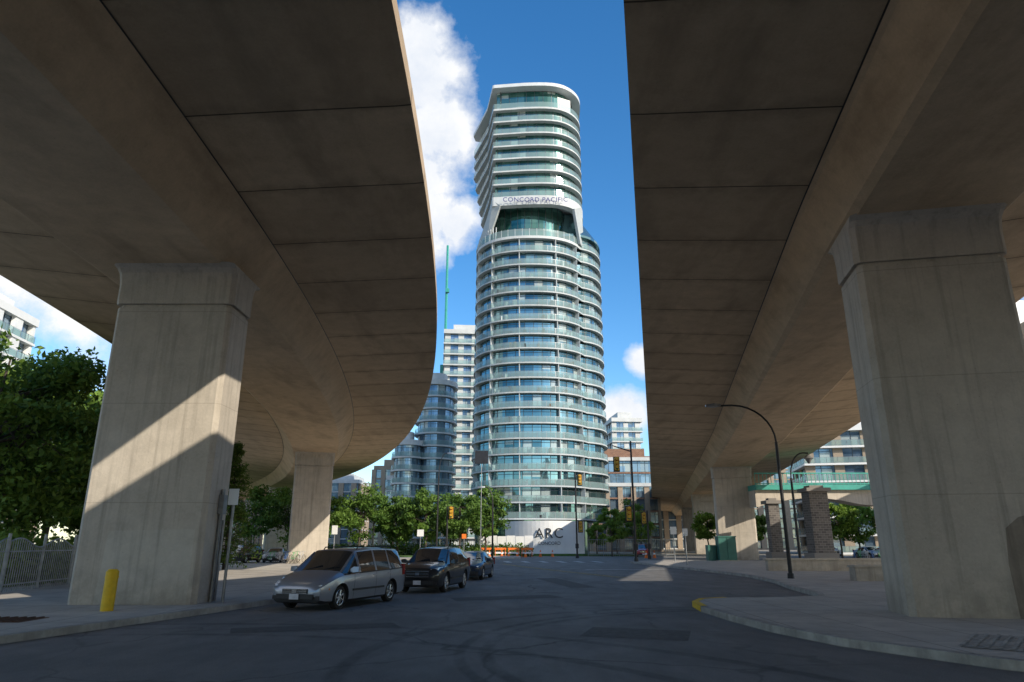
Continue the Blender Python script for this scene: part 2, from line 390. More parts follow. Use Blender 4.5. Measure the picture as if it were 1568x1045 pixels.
for s,h in ((17.3,1.62),(75,1.9),(117,1.9),(160,1.9),(-26,1.7)): right_pier(s,h)
for s in (24,66,-20):
    p,n=deck_third(s); c=p+n*5.5; pier(VT,(c.x,c.y),n,1.4,.8)
pp=MB(); p,n=deck_right(17.3); c=p+n*(wr(17.3)/2-.1); ay=Vector((-n.y,n.x)); 
pts=[]
for a,z in ((.40,.14),(1.42,.14),(1.42,1.9),(1.3,2.12),(1.0,2.2),(.72,2.12),(.45,1.9),(.38,1.2)):
    q=c+n*a-ay*.804; pts.append((q.x,q.y,z))
pp.add(pts,[tuple(range(len(pts)))]); pp.obj('repaint_patch',[M_patch],VR)
pp=MB(); pp.add([(-10.4,18.096,.14),(-8.1,18.096,.14),(-8.1,18.096,1.95),(-10.3,18.096,1.9)],[(0,1,2,3)]); pp.obj('repaint_patch',[M_patch2],VL)
cb=MB(); cb.cyl((-7.82,18.9,.14),(-7.82,18.9,3.0),.05); cb.box((-7.80,18.9,2.6),(.14,.25,.5)); cb.cyl((-7.82,19.1,.14),(-7.82,19.1,2.2),.03); cb.obj('conduit',[M_galv],VL)

# ------------------------------------------------------------------ buildings
def ring_wall(mb,P,z0,z1,mi=0,uo=0):
    n=len(P);u=uo
    for i in range(n):
        a=P[i];b=P[(i+1)%n]; l=math.hypot(b[0]-a[0],b[1]-a[1])
        mb.add([(a[0],a[1],z0),(b[0],b[1],z0),(b[0],b[1],z1),(a[0],a[1],z1)],[(0,1,2,3)],mi,[[(u,z0),(u+l,z0),(u+l,z1),(u,z1)]]); u+=l
def mullions(mb,P,z0,z1,step,w=.09,d=.12):
    n=len(P); acc=0; nxt=0
    for i in range(n):
        a=Vector(P[i]);b=Vector(P[(i+1)%n]); l=(b-a).length
        if l<1e-6: continue
        t=(b-a)/l; ang=math.atan2(t.y,t.x)
        while nxt<acc+l:
            q=a+t*(nxt-acc); mb.box((q.x,q.y,(z0+z1)/2),(w,d,z1-z0),ang); nxt+=step
        acc+=l
def storeys(e,planf,z0,nf,fh,glass,inset=1.0,st=.28,rail=True,mul=1.4,slabm=None,railm=None,tag=''):
    S=MB();G=MB();Rr=MB();U=MB();H=MB()
    for k in range(nf):
        z=z0+k*fh; P=planf(k)
        S.prism(P,z,z+st)
        Q=offset(P,inset); ring_wall(G,Q,z+st,z+fh)
        if mul: mullions(U,Q,z+st,z+fh,mul)
        ring_wall(U,offset(Q,-.03),z+st+.0,z+st+.12); ring_wall(U,offset(Q,-.03),z+fh-.5,z+fh-.42)
        if rail:
            Rp=offset(P,.06); ring_wall(Rr,Rp,z+st+.04,z+st+.86)
            a=offset(P,.04)
            for i in range(len(a)):
                j=(i+1)%len(a)
                H.add([(a[i][0],a[i][1],z+st+.87),(a[j][0],a[j][1],z+st+.87),(a[j][0],a[j][1],z+st+.91),(a[i][0],a[i][1],z+st+.91)],[(0,1,2,3)])
            mullions(H,Rp,z+st,z+st+.9,mul*1.0 if mul else 2,.05,.05)
    S.obj(tag+'floor_slabs',[slabm or M_white],e); G.obj(tag+'windows',[glass],e); U.obj(tag+'window_frames',[M_mull],e)
    if rail: Rr.obj(tag+'balcony_glass',[railm or M_rail],e); H.obj(tag+'balcony_rails',[M_galv],e)
T=empty('residential_tower')
def superell(cx,cy,a,b,nn=2.5,n=72):
    P=[]
    for i in range(n):
        t=2*math.pi*i/n; c=math.cos(t);s=math.sin(t)
        P.append((cx+a*math.copysign(abs(c)**(2/nn),c),cy+b*math.copysign(abs(s)**(2/nn),s)))
    return P
def low_plan(k):
    return superell(3.1,112,9.75-.02*k,9.2,2.35,80)
storeys(T,low_plan,4.9,19,2.36,M_glassA,.8,.22,True,1.4,slabm=M_slab,tag='lower_')
F=MB()
for k in range(19):
    P=low_plan(k); Q=offset(P,.8); z=4.9+k*2.36
    for i in range(2,80,7):
        a=Vector(P[i]);b=Vector(Q[i]); a=b.lerp(a,.9); d=(b-a); m=(a+b)/2
        F.box((m.x,m.y,z+1.3),(d.length,.1,2.1),math.atan2(d.y,d.x))
F.obj('balcony_screens',[M_slab],T)
BF=MB(); rb=random.Random(8)
for k in range(19):
    P=offset(low_plan(k),.38); z=4.9+k*2.36+.22
    for i in range(38,80):
        if rb.random()<.22:
            h_=rb.uniform(.4,1.0); BF.box((P[i][0],P[i][1],z+h_/2),(rb.uniform(.3,.7),.35,h_),rb.uniform(0,3),rb.randint(0,2))
BF.obj('balcony_furniture',[M_dark,M_white,simple('planter_brown',(.15,.10,.06))],T)
zt=4.9+19*2.36
tb=MB(); tb.prism(low_plan(19),zt,zt+.45); tb.obj('terrace_slab',[M_white],T)
tr=MB(); ring_wall(tr,offset(low_plan(19),.1),zt+.45,zt+1.7); tr.obj('terrace_balustrade',[M_rail],T)
tm=MB(); mullions(tm,offset(low_plan(19),.1),zt+.45,zt+1.75,1.2,.07,.07)
PLW=low_plan(19)
for i in range(36,53):
    q=offset(PLW,.4)[i]; tm.box((q[0],q[1],zt+1.6),(.14,.14,2.3))
tm.obj('terrace_posts',[M_white],T)
def wing_plan(k): return smooth_poly([(9,106.5),(13.5,108),(15.8,112),(16.2,118),(14,123),(6,124),(6,110)],2)
storeys(T,wing_plan,4.9,20,2.36,M_glassA,.6,.22,True,1.6,slabm=M_slab,tag='wing_')
wt=MB(); wt.loft([[(p[0],p[1],52.1) for p in wing_plan(0)],[(p[0],p[1],52.5) for p in wing_plan(0)],[(9.5+(p[0]-10)*.55,116+(p[1]-116)*.8,57) for p in wing_plan(0)]]); wt.obj('wing_roof',[M_glassA],T)
core=offset(low_plan(0),3.2)
cm=MB(); ring_wall(cm,core,zt+.45,57.2); cm.obj('recess_windows',[M_glassU],T)
cu=MB(); mullions(cu,core,zt+.45,57.2,1.2); ring_wall(cu,offset(core,-.04),52.6,53.0); cu.obj('recess_frames',[M_mull],T)
def up_plan(k,o=0):
    f=min(1,max(0,k/5)); bx=-5.6-1.9*f; 
    return [(-3.3,104.0),(-3.1,103.9),(2,103.3),(7,103.3),(10,104.6),(12.0,107.3),(12.6,111),(12.2,116),(8,121.5),(0,122.5),(bx+.3,120.5),(bx,119),(-4.5+.3*(1-f),110.5)]
def sm_right(P):
    out=P[:2]; idx=list(range(2,10))
    for a,b in zip(idx[:-1],idx[1:]):
        p0=Vector(P[a-1]);p1=Vector(P[a]);p2=Vector(P[b]);p3=Vector(P[min(b+1,len(P)-1)])
        for t in (0,.25,.5,.75):
            q=.5*((2*p1)+(p2-p0)*t+(2*p0-5*p1+4*p2-p3)*t*t+(3*p1-p0-3*p2+p3)*t**3); out.append((q.x,q.y))
    out+=P[9:]; return out
up=lambda k: sm_right(up_plan(k))
storeys(T,up,57.5,7,2.46,M_glassU,.85,.26,True,1.5,slabm=M_white,tag='upper_')
sk=MB(); base=up(0); sk.loft([[(p[0],p[1],56.1) for p in base],[(p[0],p[1],57.5) for p in base]],cap=False)
ins=offset(base,1.2); sk.loft([[(p[0],p[1],56.1) for p in ins],[(p[0],p[1],56.1) for p in base]],cap=False); sk.obj('sign_band',[M_white],T)
jb=MB()
def slab_poly(mb,pts,th):
    n=len(pts); a=Vector(pts[1])-Vector(pts[0]); b=Vector(pts[2])-Vector(pts[0]); nn=a.cross(b).normalized()*th
    vs=[Vector(p) for p in pts]+[Vector(p)+nn for p in pts]
    mb.add(vs,[tuple(range(n)),tuple(range(2*n-1,n-1,-1))]+[(i,n+i,n+(i+1)%n,(i+1)%n) for i in range(n)])
slab_poly(jb,[(-3.3,104,57.2),(-2.0,103.6,56.1),(-4.3,106.6,zt+.6),(-6.2,109.2,zt+.6)],.5)
slab_poly(jb,[(-3.3,104,57.2),(-6.2,109.2,zt+.6),(-6.4,114,zt+.6),(-5.4,119,57.2)],.5)
slab_poly(jb,[(10.6,104.8,56.1),(12.0,106.5,57.2),(12.6,109.5,zt+.6),(11.6,106.3,zt+.6)],.5)
jb.obj('recess_jambs',[M_slab],T)
zu=57.5+7*2.46
ph=MB(); Pq=offset(up(7),1.4); ph.prism(up(7),zu,zu+.34,0); ph.obj('penthouse_slab',[M_white],T)
ph=MB(); ring_wall(ph,Pq,zu+.34,79.2); ph.obj('penthouse_windows',[M_glassU],T)
ph=MB(); mullions(ph,Pq,zu+.34,79.2,1.5); ph.obj('penthouse_frames',[M_mull],T)
ph=MB(); ring_wall(ph,offset(up(7),.06),zu+.4,zu+1.4); ph.obj('penthouse_balustrade',[M_rail],T)
rf=MB(); R0=offset(up(7),-.15); rf.prism(R0,79.3,79.95); rf.obj('roof',[M_roofw],T)
ft=MB(); ft.box((9.3,105.7,76.6),(2.6,.2,3.6),.45); ft.obj('frosted_screen',[M_hoard],T)
pd=MB(); arc=[(x,97.6+((x-4.8)/4.4)**2*2.2) for x in np.linspace(.4,9.2,16)]
pd.prism(arc+[(10.5,103),(-1,103)],0,4.6); pd.obj('podium_wall',[M_hoard],T)
pd=MB(); pd.prism(superell(3.1,112,9.0,8.6,2.35,60),0,4.9); pd.obj('ground_storey',[M_glassU],T)
def text3d(body,size,loc,mat,parent,rz=0,ext=.02,sp=1):
    cu_=bpy.data.curves.new('t','FONT'); cu_.body=body; cu_.size=size*K; cu_.extrude=ext*K; cu_.align_x='CENTER'; cu_.space_character=sp
    ob=bpy.data.objects.new('t',cu_); scene.collection.objects.link(ob); bpy.context.view_layer.update()
    me=bpy.data.meshes.new_from_object(ob.evaluated_get(bpy.context.evaluated_depsgraph_get())); bpy.data.objects.remove(ob)
    me.materials.clear(); me.materials.append(mat)
    o=bpy.data.objects.new('lettering',me); scene.collection.objects.link(o); o.location=[a*K for a in loc]; o.rotation_euler=(math.pi/2,0,rz); o.parent=parent; return o
M_blue=simple('sign_blue',(.02,.02,.16),.4)
text3d('CONCORD PACIFIC',1.12,(3.9,102.85,56.4),M_blue,T,sp=1.1)
text3d('ARC',1.9,(5.1,97.45,2.3),M_dark,T,sp=1.1); text3d('CONCORD',.6,(5.1,97.45,1.4),M_dark,T)

def block(name,P,nf,fh,glass,wallm,inset=.5,mul=1.8,rail=True,top=1.0,z0=0):
    e=empty(name); storeys(e,lambda k:P,z0,nf,fh,glass,inset,.3,rail,mul,slabm=wallm,railm=M_rail)
    r_=MB(); r_.prism(P,z0+nf*fh,z0+nf*fh+top); r_.prism(offset(P,2.2),z0+nf*fh+top,z0+nf*fh+top+1.8); r_.obj('roof',[wallm],e); return e
def rect(x0,x1,y0,y1,a=0):
    cx,cy=(x0+x1)/2,(y0+y1)/2; out=[]
    for x,y in ((x0,y0),(x1,y0),(x1,y1),(x0,y1)):
        dx,dy=x-cx,y-cy; out.append((cx+dx*math.cos(a)-dy*math.sin(a),cy+dx*math.sin(a)+dy*math.cos(a)))
    return out
def piers_on(e,P,z0,z1,step,w,mat,d=.5):
    m=MB(); mullions(m,P,z0,z1,step,w,d); m.obj('wall_piers',[mat],e)
R1=rect(-16.4,-6,152,166,.08)
e=block('condo_tower',R1,19,2.55,M_glassB,M_white,.9,1.5); piers_on(e,offset(R1,.95),0,48.4,3.1,1.3,M_white,.5)
e=block('condo_tower',superell(-15.3,137,4.2,5,2.2,40),13,2.45,M_glassB,M_white,.7,1.4)
e=block('condo_tower',superell(-20.2,134,3.2,4,2.2,32),8,2.45,M_glassB,M_white,.6,1.4)
M_tan=simple('tan_render',(.34,.27,.20),.8,0,.12,1)
e=block('apartment_building',rect(-36,-29,180,192),8,2.5,M_glassB,M_tan,.35,1.8,False); piers_on(e,offset(rect(-36,-29,180,192),.1),0,20,2.4,1.1,M_tan)
e=block('apartment_building',rect(-29,-22,160,172),6,2.6,M_glassB,M_white,.35,1.8,True)
e=block('condo_tower',rect(24.5,32.5,172,186,.1),12,2.6,M_glassB,M_white,.7,1.6); piers_on(e,offset(rect(24.5,32.5,172,186,.1),.75),0,31,3,1.2,M_white,.5)
Pm=rect(16.5,30,142,158); e=block('brick_apartment_building',Pm,7,2.55,M_glassB,M_brick,.4,1.5,False); piers_on(e,offset(Pm,.15),0,12.7,2.7,1.0,M_tan); 
w=MB(); w.prism(offset(Pm,-.35),12.7,13.4); w.prism(offset(Pm,-.35),17.9,18.6); w.obj('cornices',[M_white],e)
e=block('condo_tower',rect(46,60,104,118,-.2),7,2.6,M_glassB,M_hoard,.9,1.6); piers_on(e,offset(rect(46,60,104,118,-.2),.95),0,18.2,4.2,1.4,M_tan)
e=block('condo_tower',rect(60,76,118,130),12,2.6,M_glassB,M_white,.9,1.6)
e=block('apartment_building',rect(50,62,66,80,.1),9,2.6,M_glassB,M_hoard,.6,1.8); piers_on(e,offset(rect(50,62,66,80,.1),.2),0,23.4,3,1.5,M_hoard)
e=block('apartment_building',rect(-82,-61,68,84,.1),11,2.6,M_glassB,M_hoard,.8,1.6); piers_on(e,offset(rect(-82,-61,68,84,.1),.4),0,28.6,4,1.6,M_hoard)
e=block('unseen_sun_blocker',rect(34,44,-44,-3),10,2.7,M_glassB,M_tan,.3,1.8,False); piers_on(e,offset(rect(34,44,-44,-3),.1),0,27,3.6,1.6,M_tan)  # unseen block, added to keep sun off the right column and near ground
for (x0,x1,y0,y1,nf) in ((-130,-100,120,150,9),(-95,-70,180,200,12),(-60,-44,200,220,7),(60,84,190,210,9),(100,130,150,180,14),(40,54,200,215,6)):
    P=rect(x0,x1,y0,y1); e=block('apartment_building',P,nf,2.6,M_glassB,random.choice((M_white,M_tan)),.4,2.4,False); piers_on(e,offset(P,.1),0,nf*2.6,3.6,1.4,M_tan)

cr=MB()
cr.cyl((-17.0,168,0),(-17.2,168,78),.5,.32,6); 
cr.box((-17.4,167.4,43),(1.4,1.6,3.5)); cr.box((-16.9,167.6,65),(.9,.9,1))
cr.obj('tower_crane',[M_teal])

# ------------------------------------------------------------------ trees
def leaves_obj(name,V,tone,mat,parent=None):
    n=len(tone); me=bpy.data.meshes.new(name); me.from_pydata(V.tolist(),[],np.arange(n*4).reshape(-1,4).tolist())
    at=me.attributes.new('tone','FLOAT','FACE'); at.data.foreach_set('value',tone.astype(np.float32)); me.materials.append(mat)
    o=bpy.data.objects.new(name,me); scene.collection.objects.link(o); o.parent=parent
def tree(name,x,y,h,r,seed,nleaf,ls,mat,trunk=.3,vr=None,tr=.16,nc=26):
    rs=np.random.RandomState(seed); e=empty(name,(x*K,y*K,0))
    t=MB(); pts=[Vector((0,0,0))]
    for i in range(1,6): pts.append(Vector((rs.uniform(-.12,.12)*i*.5,rs.uniform(-.12,.12)*i*.5,h*.85*i/5)))
    for i in range(5): t.cyl(pts[i],pts[i+1],tr*(1-i*.17),tr*(1-(i+1)*.17),8)
    vr=vr or h*(1-trunk)/2; cz=h-vr
    C=[]
    for i in range(nc):
        u=rs.normal(size=3); u/=np.linalg.norm(u); q=rs.uniform(.35,1)**.5*rs.uniform(.85,1.12)
        c=np.array([u[0]*r*q*.85,u[1]*r*q*.85,cz+u[2]*vr*q*.87]); C.append((c,rs.uniform(.14,.30)*r,rs.uniform(0,1)))
        s0=pts[min(4,1+int(rs.randint(1,4)))]
        t.cyl(s0,Vector(c),tr*.32,tr*.06,5)
    t.obj('trunk_and_limbs',[M_bark],e)
    per=nleaf//nc; V=[];T_=[]
    for c,cr_,tone in C:
        d=rs.normal(size=(per,3)); d/=np.linalg.norm(d,axis=1)[:,None]; rad=cr_*rs.uniform(.2,1.25,size=(per,1))
        p=c+d*rad*np.array([1.2,1.2,.8])
        a=rs.normal(size=(per,3)); a/=np.linalg.norm(a,axis=1)[:,None]; b=np.cross(a,rs.normal(size=(per,3))); b/=np.linalg.norm(b,axis=1)[:,None]
        s=ls*rs.uniform(.6,1.3,size=(per,1))
        V.append(np.stack([p-a*s,p-b*s*.5,p+a*s,p+b*s*.5],1)); 
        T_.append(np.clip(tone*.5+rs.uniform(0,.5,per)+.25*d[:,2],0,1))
    leaves_obj('foliage',np.concatenate(V).reshape(-1,3)*K,np.concatenate(T_),mat,e)
def bush(name,pts,r,nleaf,ls,mat,seed,hz=1):
    rs=np.random.RandomState(seed); V=[];T_=[]
    for (x,y,z) in pts:
        per=nleaf//len(pts); d=rs.normal(size=(per,3)); d/=np.linalg.norm(d,axis=1)[:,None]
        p=np.array([x,y,z])+d*r*rs.uniform(.5,1.1,size=(per,1))*np.array([1,1,hz]); p[:,2]=np.abs(p[:,2])
        a=rs.normal(size=(per,3)); a/=np.linalg.norm(a,axis=1)[:,None]; b=np.cross(a,rs.normal(size=(per,3))); b/=np.linalg.norm(b,axis=1)[:,None]
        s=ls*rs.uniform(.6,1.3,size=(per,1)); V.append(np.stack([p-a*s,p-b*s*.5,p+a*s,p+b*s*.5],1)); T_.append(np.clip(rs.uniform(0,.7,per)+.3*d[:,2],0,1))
    leaves_obj(name,np.concatenate(V).reshape(-1,3)*K,np.concatenate(T_),mat)
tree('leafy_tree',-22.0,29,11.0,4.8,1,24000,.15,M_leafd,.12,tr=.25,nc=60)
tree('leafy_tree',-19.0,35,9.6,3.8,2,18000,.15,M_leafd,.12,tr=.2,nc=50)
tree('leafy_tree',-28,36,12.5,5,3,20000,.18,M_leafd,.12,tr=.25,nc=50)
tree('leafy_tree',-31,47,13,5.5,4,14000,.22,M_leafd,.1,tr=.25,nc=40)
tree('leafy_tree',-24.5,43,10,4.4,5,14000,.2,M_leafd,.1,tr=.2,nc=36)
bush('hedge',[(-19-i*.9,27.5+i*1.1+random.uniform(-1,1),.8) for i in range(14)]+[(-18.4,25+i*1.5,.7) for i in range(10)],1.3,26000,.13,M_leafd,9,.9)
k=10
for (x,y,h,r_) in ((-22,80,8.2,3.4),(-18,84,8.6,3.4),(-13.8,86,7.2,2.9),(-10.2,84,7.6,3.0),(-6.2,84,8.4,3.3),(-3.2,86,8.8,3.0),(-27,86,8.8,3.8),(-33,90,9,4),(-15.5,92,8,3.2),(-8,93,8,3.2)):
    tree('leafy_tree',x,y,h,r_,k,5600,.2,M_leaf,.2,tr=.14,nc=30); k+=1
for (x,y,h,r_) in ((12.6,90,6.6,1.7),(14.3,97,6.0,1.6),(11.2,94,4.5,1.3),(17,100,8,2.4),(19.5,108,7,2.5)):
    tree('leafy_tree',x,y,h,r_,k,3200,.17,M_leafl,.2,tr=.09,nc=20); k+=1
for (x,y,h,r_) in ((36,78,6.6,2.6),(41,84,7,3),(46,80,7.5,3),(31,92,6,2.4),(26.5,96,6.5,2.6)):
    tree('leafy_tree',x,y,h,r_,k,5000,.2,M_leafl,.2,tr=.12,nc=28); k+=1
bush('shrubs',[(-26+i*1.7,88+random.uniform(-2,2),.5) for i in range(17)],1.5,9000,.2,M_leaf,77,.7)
def spruce(x,y,h,r,seed):
    rs=np.random.RandomState(seed); e=empty('spruce_tree',(x*K,y*K,0)); t=MB(); t.cyl((0,0,0),(0,0,h),.16,.02,8); V=[];To=[]
    for z in np.arange(.8,h-.1,.35):
        rr=r*(1-z/h)**.8+.1
        for j in range(8):
            a=rs.uniform(0,6.28); L_=rr*rs.uniform(.75,1.1); tip=np.array([math.cos(a)*L_,math.sin(a)*L_,z-.25*L_]); t.cyl((0,0,z),tuple(tip),.03,.008,4)
            m=46; q=rs.uniform(.15,1,size=(m,1)); p=np.array([0,0,z])+(tip-np.array([0,0,z]))*q+rs.normal(size=(m,3))*.1
            a_=rs.normal(size=(m,3)); a_/=np.linalg.norm(a_,axis=1)[:,None]; b=np.cross(a_,rs.normal(size=(m,3))); b/=np.linalg.norm(b,axis=1)[:,None]
            V.append(np.stack([p-a_*.13,p-b*.03,p+a_*.13,p+b*.03],1)); To.append(rs.uniform(0,.6,m))
    t.obj('trunk_and_limbs',[M_bark],e); leaves_obj('foliage',np.concatenate(V).reshape(-1,3)*K,np.concatenate(To),M_leafd,e)
spruce(-17.2,43,7.6,2.2,5)

# ------------------------------------------------------------------ street furniture
bo=MB(); bo.cyl((-9.15,16.5,.13),(-9.15,16.5,.98),.135,.135,24); bo.cyl((-9.15,16.5,.98),(-9.15,16.5,1.03),.135,.09,24); bo.cyl((-9.15,16.5,.84),(-9.15,16.5,.88),.143,.143,24); bo.obj('yellow_bollard',[M_yel],smooth=30)
fe=empty('iron_fence'); fm=MB(); fp=[Vector((-14.6,17)),Vector((-15.9,22.5)),Vector((-16.5,27)),Vector((-17.6,34))]
for a,b in zip(fp[:-1],fp[1:]):
    l=(b-a).length; n_=int(l/.13)
    for i in range(n_):
        q=a.lerp(b,i/n_); zz=1.62+.14*math.sin(i*.33); fm.cyl((q.x,q.y,.13),(q.x,q.y,zz),.014,n=5)
    for i in range(n_):
        q=a.lerp(b,i/n_);w_=a.lerp(b,(i+1)/n_); z0=1.62+.14*math.sin(i*.33); z1=1.62+.14*math.sin((i+1)*.33); fm.cyl((q.x,q.y,z0),(w_.x,w_.y,z1),.025,n=5)
    for zz in (.35,1.35): fm.cyl((a.x,a.y,zz),(b.x,b.y,zz),.022,n=5)
    for i in range(int(l/2.2)+1):
        q=a.lerp(b,min(1,i*2.2/l)); fm.cyl((q.x,q.y,.1),(q.x,q.y,1.9),.05,n=8)
fm.obj('pickets_and_rails',[M_galv],fe)
def lamp(x,y,h,arm,dx=-1,name='street_lamp',pend=False):
    e=empty(name); m=MB(); m.cyl((x,y,.0),(x,y,.35),.16,.13,12); m.cyl((x,y,.35),(x,y,h*.78),.09,.065,10)
    pts=[(x,y,h*.78)]
    for i in range(1,9):
        t=i/8*math.pi/2; pts.append((x+dx*arm*.75*(1-math.cos(t)),y,h*.78+(h*.22)*math.sin(t)))
    pts.append((x+dx*arm,y,h-.02)); m.tube(pts,.045,8); m.obj('pole',[M_dark],e,smooth=40)
    l=MB(); cx=x+dx*arm
    if pend: l.cyl((cx,y,h-.1),(cx,y,h-.35),.05,.3,12); l.cyl((cx,y,h-.35),(cx,y,h-.65),.22,.05,12)
    else: l.loft([[(cx+.1*-dx,y-.06,h-.05),(cx+.1*-dx,y+.06,h-.05),(cx+.1*-dx,y+.06,h+.05),(cx+.1*-dx,y-.06,h+.05)],[(cx+dx*.25,y-.17,h-.09),(cx+dx*.25,y+.17,h-.09),(cx+dx*.25,y+.12,h+.08),(cx+dx*.25,y-.12,h+.08)],[(cx+dx*.6,y-.1,h-.06),(cx+dx*.6,y+.1,h-.06),(cx+dx*.6,y+.06,h+.02),(cx+dx*.6,y-.06,h+.02)]])
    l.obj('lamp_head',[M_galv],e,smooth=30)
lamp(12.1,31.3,7.75,2.5)
lamp(16.9,42,6.9,1.2,1,pend=True)
lamp(-7.4,70,10.4,.9,1); lamp(-16.6,85,8.6,1.0,-1); lamp(-1.7,62,6.4,.8,-1)
M_sig=simple('signal_yellow',(.55,.30,.02),.5)
M_len=[simple('red_lens',(.25,.01,.01),.2),simple('amber_lens',(.3,.12,.01),.2),simple('green_lens',(.01,.15,.08),.2)]
def signal(x,y,h,arm,heads,name='traffic_light',hm=None):
    e=empty(name); m=MB(); m.cyl((x,y,0),(x,y,.4),.2,.16,12); m.cyl((x,y,.4),(x,y,h),.11,.08,10)
    if arm: m.cyl((x,y,h-.9),(x+arm,y,h-.4),.06,.045,8)
    m.box((x,y+.0,1.3),(.35,.3,.5)); m.obj('pole',[M_dark],e,smooth=40)
    hd=MB(); ln=MB(); bk=MB()
    for (hx,hz) in heads:
        hd.box((x+hx,y-.12,hz),(.38,.28,1.1)); bk.box((x+hx,y+.06,hz),(.56,.03,1.3))
        for i,dz in enumerate((.35,0,-.35)):
            ln.cyl((x+hx,y-.26,hz+dz),(x+hx,y-.31,hz+dz),.13,n=12,mi=i); hd.cyl((x+hx,y-.27,hz+dz+.10),(x+hx,y-.45,hz+dz+.11),.14,.14,10)
    hd.obj('signal_head',[hm or M_sig],e); bk.obj('backboards',[M_dark],e)
    ln.obj('lenses',M_len,e)
signal(7.3,80,9.4,0,[(.5,8.6),(.45,3.4)]); signal(10.4,60,10.2,-1.6,[(-1.3,8.2),(-.45,4.0)]); signal(-6.6,72,5.2,0,[(.4,4.6)]); signal(14.6,76,5.0,0,[(-.4,4.2)])
def sign(name,x,y,h,w,hh,mat,face=0):
    e=empty(name); m=MB(); m.cyl((x,y,0),(x,y,h),.04,n=8); m.obj('post',[M_galv],e); s_=MB(); s_.box((x,y-.05,h-hh/2),(w,.03,hh)); s_.obj('panel',[mat],e)
sign('banner_sign',-3.0,68,10.4,1.3,1.3,M_dark)
sign('parking_sign',-7.45,18.75,3.0,.26,.42,M_hoard)
sign('traffic_sign',-9.8,76,3.0,.7,.7,M_hoard)
sign('traffic_sign',13.2,58,2.9,.5,.6,M_hoard); sign('no_parking_sign',12.2,50,2.6,.35,.5,M_hoard)
sign('traffic_sign',-12.5,50,2.8,.4,.6,M_hoard); sign('warning_sign',-5.4,80,2.6,.5,.5,M_orange)
cbx=empty('utility_cabinet'); m=MB(); m.box((18.6,62,1.15),(1.5,1.0,1.9)); m.box((18.6,62,2.15),(1.6,1.1,.1)); m.box((17.4,62.5,.8),(.7,.8,1.3)); m.box((18.6,61.47,1.15),(.03,.03,1.8)); m.obj('cabinet_body',[M_dkgreen],cbx); 
m=MB(); m.box((18.6,62,.14),(1.8,1.3,.12)); m.obj('plinth',[M_curb],cbx)
m=MB(); m.box((17.5,40,.42),(6.5,.45,.6),-.05); m.box((17.5,40,.75),(6.7,.6,.1),-.05); m.obj('low_concrete_wall',[M_col])
m=MB(); m.box((14.6,29.5,.40),(1.3,.55,.55)); m.box((14.6,29.5,.7),(1.4,.65,.08)); m.obj('concrete_bench',[M_col])
m=MB(); m.box((21.5,41,.42),(2.2,.5,.6)); m.obj('concrete_barrier',[M_curb])
def bicycle(x,y,rz,mat):
    e=empty('bicycle',(x*K,y*K,.15),rz); m=MB()
    for wx in (-.52,.52):
        for i in range(20):
            a=2*math.pi*i/20;b=2*math.pi*(i+1)/20; m.cyl((wx+.34*math.cos(a),0,.34+.34*math.sin(a)),(wx+.34*math.cos(b),0,.34+.34*math.sin(b)),.018,n=5)
        for i in range(8):
            a=math.pi*i/8; m.cyl((wx+.33*math.cos(a),0,.34+.33*math.sin(a)),(wx-.33*math.cos(a),0,.34-.33*math.sin(a)),.003,n=3)
    m.obj('wheels',[M_black],e,1); m=MB()
    for a,b in (((-.52,0,.34),(-.08,0,.30)),((-.08,0,.30),(-.2,0,.86)),((-.2,0,.80),(.34,0,.84)),((-.08,0,.30),(.36,0,.76)),((-.52,0,.34),(-.2,0,.80)),((.52,0,.34),(.33,0,.95)),((.33,-.28,.98),(.33,.28,.98))): m.cyl(a,b,.018,n=6)
    m.box((-.21,0,.90),(.26,.13,.05)); m.obj('frame',[mat],e,1)
M_bk=[simple('bike_blue',(.02,.12,.4),.3),simple('bike_green',(.05,.35,.12),.3),simple('bike_white',(.5,.5,.5),.3)]
for i in range(9): bicycle(29.2+i*.55,61+.2*(i%2),1.3+.1*(i%3),M_bk[i%3])
for i in range(5): bicycle(-19.5+i*.6,58+.3*(i%2),1.2+.15*(i%3),M_bk[(i+1)%3])
ov=empty('pedestrian_overpass'); 
m=MB(); m.box((41,70,6.9),(34,3.0,.5)); m.obj('deck_slab',[M_teal],ov)
m=MB()
for i in range(85): m.box((24+i*.4,68.6,7.7),(.05,.05,1.1))
m.box((41,68.6,8.25),(34,.12,.12)); m.box((41,68.6,7.25),(34,.09,.09)); m.obj('railing',[M_teal],ov)
m=MB(); 
pts=[(24+i*1.7,5.9+0.9*abs(math.sin(i/20*math.pi*3))) for i in range(21)]
for a,b in zip(pts[:-1],pts[1:]): m.loft([[(a[0],68.9,a[1]-.9),(a[0],71,a[1]-.9),(a[0],71,6.64),(a[0],68.9,6.64)],[(b[0],68.9,b[1]-.9),(b[0],71,b[1]-.9),(b[0],71,6.64),(b[0],68.9,6.64)]])
m.obj('arched_beam',[M_col],ov)
for x,yy,hw,hz in ((26.4,61,.8,5.9),(24.8,67,.5,5.2)):
    m=MB(); m.prism(rect(x-hw,x+hw,yy-hw,yy+hw),0,hz); m.obj('stone_pier',[M_stone],ov)
    m=MB(); m.box((x,yy,hz+.15),(hw*2+.5,hw*2+.5,.3)); m.box((x,yy,hz+.4),(hw*1.5,hw*1.5,.25)); m.box((x,yy,.4),(hw*2+.5,hw*2+.5,.8)); m.obj('pier_cap',[M_stone],ov)
m=MB()
for i in range(6): m.box((-3.6+i*1.15,90,1.3),(1.1,.06,2.3+.15*(i%2)))
m.obj('construction_hoarding',[M_hoard])
